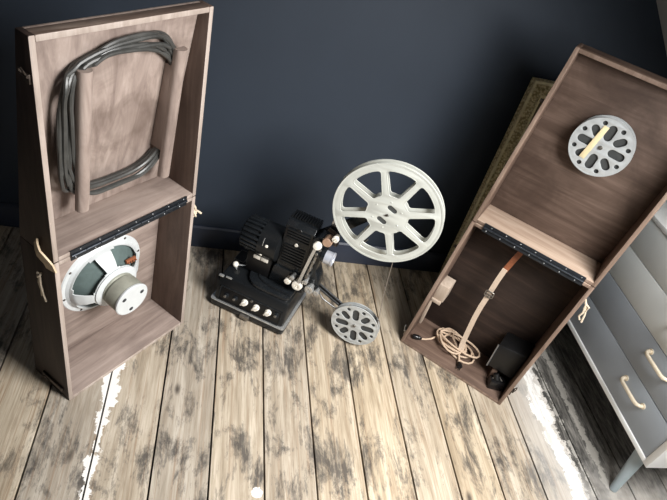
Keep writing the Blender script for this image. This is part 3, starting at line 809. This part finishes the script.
# lamp house
prof = [(.088, .205), (.092, .330), (.096, .380), (.110, .394), (.140, .397), (.164, .392), (.168, .205)]
m = MB(); m.prism(prof, .166, .264, 'x', .003); lamp = part(m, 'lamp_house', M['pblack_s'])
m = MB()
for k in range(7):
    z = .236+.0115*k; y0 = .0880+.004*(z-.205)/.125; m.box(.176, .250, y0-.004, y0+.003, z, z+.0065, .0012)
part(m, 'louvre_panel', M['pblack'], lamp)
m = MB()
for k in range(4):
    z = .336+.0105*k; m.box(.176, .254, .0885, .0965, z, z+.0055, .0012)
part(m, 'louvre_panel', M['pblack'], lamp)
for k in range(11):
    m = MB(); u = .170+.0087*k; m.prism([(.120, .392), (.122, .402), (.160, .402), (.172, .392), (.172, .360), (.165, .36)], u, u+.0048, 'x', .0008)
    part(m, 'top_rib', M['pblack'], lamp)
m = MB(); m.lathe([(0, .005), (.005, .004), (.0065, 0), (0, -.001)], (.216, .0895, .322), (0, -1, 0), 14); part(m, 'lamp_screw', M['ivory'], lamp)
m = MB(); m.lathe([(0, .002), (.009, .0015), (.010, 0), (0, -.001)], (.214, .094, .372), (0, -1, .1), 18); part(m, 'badge', M['pdark'], lamp)
m = MB(); m.prism(round_poly([(.150, .139), (.275, .139), (.275, .205), (.262, .215), (.160, .215)], .01), .082, .185, 'y', .003); part(m, 'gear_housing', M['pblack_s'])
# mechanism plate on the lens side
m = MB(); m.prism(round_poly([(.262, .150), (.310, .158), (.324, .190), (.316, .225), (.300, .262), (.302, .300), (.316, .352), (.312, .395), (.285, .400), (.264, .380)], .012), .082, .135, 'y', .003); mech = part(m, 'mechanism_plate', M['pblack_s'])
m = MB(); m.ribbon([(.262, .058, .205), (.270, .056, .265), (.279, .056, .330), (.286, .056, .372)], (1, 0, -.15), .0095, .006); gl = part(m, 'gate_lever', M['chrome'], mech)
m = MB(); m.lathe([(0, 0), (.006, 0), (.013, .006), (.0145, .012), (.012, .019), (0, .022)], (.288, .072, .376), (0, -1, .2), 18); part(m, 'gate_knob', M['ivory'], gl)
m = MB(); m.tube([(.276, .072, .225), (.284, .066, .28), (.292, .066, .335), (.298, .072, .362)], .0045, 8)
for z in (.24, .275, .31, .345): m.cyl((.282+(z-.24)*.1, .075, z), (.282+(z-.24)*.1, .058, z), .005, seg=12)
part(m, 'film_gate', M['steel'], mech)
def roller(u, b0, z, r, name, mat=M['chrome'], L=.022):
    m = MB(); o_ = Vector((u, b0, z))
    m.lathe([(0, 0), (r*.7, 0), (r*.72, L*.15), (r*.72, L*.6), (r, L*.62), (r, L*.85), (r*.93, L*.97), (r*.5, L), (r*.45, L*.9), (.0025, L*.9), (.0025, L*1.05), (0, L*1.05)], o_, (0, -1, 0), 24)
    return part(m, name, mat, mech)
roller(.259, .084, .190, .0175, 'sprocket', M['ivory'], .030)
roller(.301, .084, .194, .0150, 'sprocket', M['chrome'], .028)
roller(.224, .084, .190, .0115, 'guide_roller', M['ivory'], .028)
roller(.236, .084, .212, .0085, 'guide_roller', M['chrome'], .028)
roller(.326, .084, .190, .0095, 'guide_roller', M['chrome'], .024)
roller(.262, .082, .222, .0080, 'guide_roller', M['steel'], .026)
roller(.282, .082, .218, .0085, 'guide_roller', M['chrome'], .026)
roller(.334, .088, .422, .0105, 'guide_roller', M['ivory'], .024)
m = MB(); m.cyl((.312, .100, .395), (.312, .066, .398), .0150, .0150, 22); part(m, 'tilt_knob', M['tan'], mech, label='tan round knob')
m = MB(); m.cyl((.300, .10, .425), (.334, .09, .422), .006, seg=10); part(m, 'roller_bracket', M['dark_steel'], mech)
m = MB(); m.cyl((.318, .105, .382), (.338, .100, .384), .011, seg=16); part(m, 'focus_knob', M['dark_steel'], mech)
m = MB(); m.lathe([(0, 0), (.021, 0), (.021, .014), (.024, .016), (.024, .028), (0, .028)], (.290, .082, .340), (1, 0, 0), 28); ln = part(m, 'lens_mount', M['pblack_s'])
m = MB(); m.lathe([(0, 0), (.0215, 0), (.0215, .022), (.023, .023), (.023, .028), (.0195, .028), (.018, .022), (0, .022)], (.318, .078, .338), (1, 0, 0), 28); part(m, 'lens_barrel', M['lens'], ln, label='silver white lens barrel')
m = MB(); m.cyl((.3395, .078, .338), (.342, .078, .338), .0178, seg=24); part(m, 'lens_glass', M['pdark'], ln)
# reel arms
def arm(p0, p1, w0, w1, t, name, mat):
    p0, p1 = Vector(p0), Vector(p1); d = (p1-p0).normalized(); nrm = Vector((-d.z, 0, d.x)); m = MB()
    q = []
    for y in (-t/2, t/2):
        q += [p0+nrm*w0/2+Vector((0, y, 0)), p1+nrm*w1/2+Vector((0, y, 0)), p1-nrm*w1/2+Vector((0, y, 0)), p0-nrm*w0/2+Vector((0, y, 0))]
    m.hexa(q, .002); return part(m, name, mat)
fa = arm((.255, .134, .340), (.452, .134, .566), .040, .022, .014, 'feed_arm', M['pblack_s'])
m = MB(); m.cyl((.450, .140, .562), (.450, .084, .562), .0034, seg=12); m.cyl((.450, .140, .562), (.450, .118, .562), .012, seg=16); part(m, 'feed_spindle', M['steel'], fa)
m = MB(); m.box(.300, .322, .118, .126, .428, .452, .002); part(m, 'arm_clamp', M['chrome'], fa)
m = MB(); m.tube([(.352, .122, .404), (.400, .122, .400), (.420, .122, .43)], .003, 6); part(m, 'belt_guide', M['steel'], fa)
ta = arm((.300, .130, .176), (.479, .130, .100), .007, .007, .010, 'takeup_arm', M['pblack_s'])
m = MB()
for dz in (.013, -.004):
    m.tube([(.306, .118, .176+dz), (.40, .118, .136+dz*.9), (.470, .118, .104+dz*.5)], .0042, 8)
part(m, 'arm_rail', M['pblack'], ta)
m = MB(); m.tube([(.318, .112, .160), (.345, .110, .135), (.39, .112, .118), (.44, .114, .106)], .0024, 8); part(m, 'belt', M['bakelite'], ta)
m = MB(); m.cyl((.479, .138, .0995), (.479, .089, .0995), .003, seg=12); m.cyl((.479, .138, .0995), (.479, .114, .0995), .011, seg=16); part(m, 'takeup_spindle', M['steel'], ta)

# ------------------------------------------------------------------ picture frame leaning on the wall
fr = thing('picture_frame', 'ornate gilt picture frame leaning on the wall behind the right wooden case', 'picture frame', (.968, 1.612, 0), (math.radians(-1.0), 0, 0))
FW, FH = .62, .885
prof = [(0, 0), (0, -.024), (.003, -.028), (.009, -.028), (.013, -.021), (.022, -.027), (.034, -.028), (.042, -.018), (.046, -.020), (.050, -.020), (.054, -.010), (.060, -.010), (.060, 0)]
def frame_rings(profile):
    m = MB(); b2 = m.bm; rings = []
    for i_, y in profile: rings.append([b2.verts.new(v) for v in ((i_, y, i_), (FW-i_, y, i_), (FW-i_, y, FH-i_), (i_, y, FH-i_))])
    n = len(rings)
    for k in range(n):
        a_, b_ = rings[k], rings[(k+1) % n]
        for j in range(4): b2.faces.new((a_[j], a_[(j+1) % 4], b_[(j+1) % 4], b_[j]))
    bmesh.ops.recalc_face_normals(b2, faces=b2.faces); return m
mo_ = frame_rings(prof).build('moulding', M['gold'], fr, smooth=0)
m = frame_rings([(.0, -.0241), (.0, -.0285), (.0075, -.0295), (.0085, -.0285), (.0085, -.0241)]); m.build('outer_fillet', M['gold_plain'], mo_, smooth=0)
m = frame_rings([(.0455, -.016), (.0455, -.0215), (.052, -.0215), (.054, -.012), (.054, -.009)]); m.build('inner_fillet', M['gold_plain'], mo_, smooth=0)
beads = MB()
k = 0; z = .03
while z < FH-.02:
    beads.ball((.0285+.005*math.sin(k*1.9), -.0285, z), .0062+.0016*math.sin(k*2.3), 8); z += .0115; k += 1
x = .03
while x < FW-.02:
    beads.ball((x, -.0285, FH-.0285+.005*math.sin(k*1.9)), .0062+.0016*math.sin(k*2.3), 8); x += .0115; k += 1
beads.build('carved_ornament', M['gold'], mo_)
m = MB(); m.box(.058, FW-.058, -.006, -.001, .058, FH-.058); m.build('canvas', M['canvas'], fr, smooth=0)

# ------------------------------------------------------------------ dresser under the eaves
DX, DY0, DY1, DZ0, DZ1 = 1.306, .684, 1.560, .184, .697
dr = thing('dresser', 'low white dresser with two dark grey and two pale grey drawers', 'dresser', (0, 0, 0))
dr.location = (DX, DY0, 0)
W_, D_ = DY1-DY0, 1.716-DX
def dpart(mb, name, mat, par=dr, **k): return mb.build(name, mat, par, **k)
m = MB(); m.box(0, D_, 0, .020, DZ0, DZ1, .0015); dpart(m, 'side_panel', M['white_lac'])
m = MB(); m.box(0, D_, W_-.020, W_, DZ0, DZ1, .0015); dpart(m, 'side_panel', M['white_lac'])
m = MB(); m.box(0, D_, .020, W_-.020, DZ0, DZ0+.016, .001); dpart(m, 'bottom_panel', M['white_lac'])
m = MB(); m.box(0, D_, .020, W_-.020, DZ1-.014, DZ1, .001); dpart(m, 'top_panel', M['white_lac'])
m = MB(); m.box(D_-.012, D_, .020, W_-.020, DZ0+.016, DZ1-.014); dpart(m, 'back_panel', M['white_lac'])
rows = [(.2015, .3285, 'drawer_d'), (.3305, .4495, 'drawer_d'), (.4515, .5665, 'drawer_l'), (.5685, .6815, 'drawer_l')]
for z0, z1, mt in rows:
    m = MB(); m.box(.003, .021, .022, W_-.022, z0, z1, .0012); m.box(.021, D_-.02, .03, W_-.03, z0+.006, z1-.02)
    d = dpart(m, 'drawer', M[mt])
    zc = z0+(.087 if mt == 'drawer_d' else .075)
    for y0 in (.136, W_-.136-.100):
        m = MB(); y1 = y0+.100
        m.tube([(.003, y0, zc), (-.010, y0, zc), (-.018, y0+.006, zc), (-.021, y0+.016, zc), (-.021, y1-.016, zc), (-.018, y1-.006, zc), (-.010, y1, zc), (.003, y1, zc)], .0058, 10)
        m.cyl((.0032, y0, zc), (-.001, y0, zc), .0095, seg=14); m.cyl((.0032, y1, zc), (-.001, y1, zc), .0095, seg=14)
        dpart(m, 'handle', M['handle'], d)
for (x0, y0, dx, dy) in ((.040, .062, -.018, -.036), (.040, W_-.062, -.018, .012), (D_-.05, .062, .018, -.036), (D_-.05, W_-.062, .018, .012)):
    m = MB(); m.cyl((x0, y0, DZ0), (x0+dx, y0+dy, 0), .022, .012, 20, .001); dpart(m, 'leg', M['leg_b'])

# ------------------------------------------------------------------ light, camera
def area(name, loc, target, sx, sy, power, col):
    l = bpy.data.lights.new(name, 'AREA'); l.shape = 'RECTANGLE'; l.size = sx; l.size_y = sy; l.energy = power; l.color = col
    o = bpy.data.objects.new(name, l); COL.objects.link(o); o.location = loc
    d = Vector(target)-Vector(loc); o.rotation_euler = d.to_track_quat('-Z', 'Y').to_euler(); return o
zc = (SKY_Z0+SKY_Z1)/2; yc = (SKY_Y0+SKY_Y1)/2
c0 = Vector((SX(zc), yc, zc)); nrm = Vector((-1, 0, -1)).normalized()
sk = area('roof_window_daylight', c0-nrm*.05, (.25, .92, .25), .58, .84, 40, (1.0, .99, .975))
sk.data.spread = math.radians(128)
rw = area('rear_fill_light', ((wx0+wx1)/2, REAR_Y-.06, (wz0+wz1)/2), ((wx0+wx1)/2, 0, (wz0+wz1)/2-.3), 1.3, 1.0, 3, (.92, .96, 1.0))  # weak fill lamp, added out of view in the rear opening
wd = bpy.data.worlds.new('sky'); SC.world = wd; wd.use_nodes = True
bg = wd.node_tree.nodes['Background']; bg.inputs[0].default_value = (.75, .85, 1, 1); bg.inputs[1].default_value = .6

cam = bpy.data.cameras.new('camera'); cam.sensor_width = 36; cam.sensor_fit = 'HORIZONTAL'
cam.lens = 558.285*36/667
cam.clip_start = .01
co = bpy.data.objects.new('camera', cam); COL.objects.link(co)
yaw, pitch, roll = .30119, .68076, .30447
fwd = Vector((math.sin(yaw)*math.cos(pitch), math.cos(yaw)*math.cos(pitch), -math.sin(pitch)))
right = Vector((math.cos(yaw), -math.sin(yaw), 0)); up = right.cross(fwd)
r2 = right*math.cos(roll)+up*math.sin(roll); u2 = -right*math.sin(roll)+up*math.cos(roll)
mt = Matrix((r2, u2, -fwd)).transposed().to_4x4(); mt.translation = (0, 0, 1.45)
co.matrix_world = mt
SC.camera = co
vs = SC.view_settings
SC.display_settings.display_device = 'sRGB'
vs.view_transform = 'Standard'; vs.look = 'None'; vs.gamma = 1; vs.exposure = 0.0; vs.use_curve_mapping = False
SC.cycles.use_denoising = True
SC.cycles.max_bounces = 8
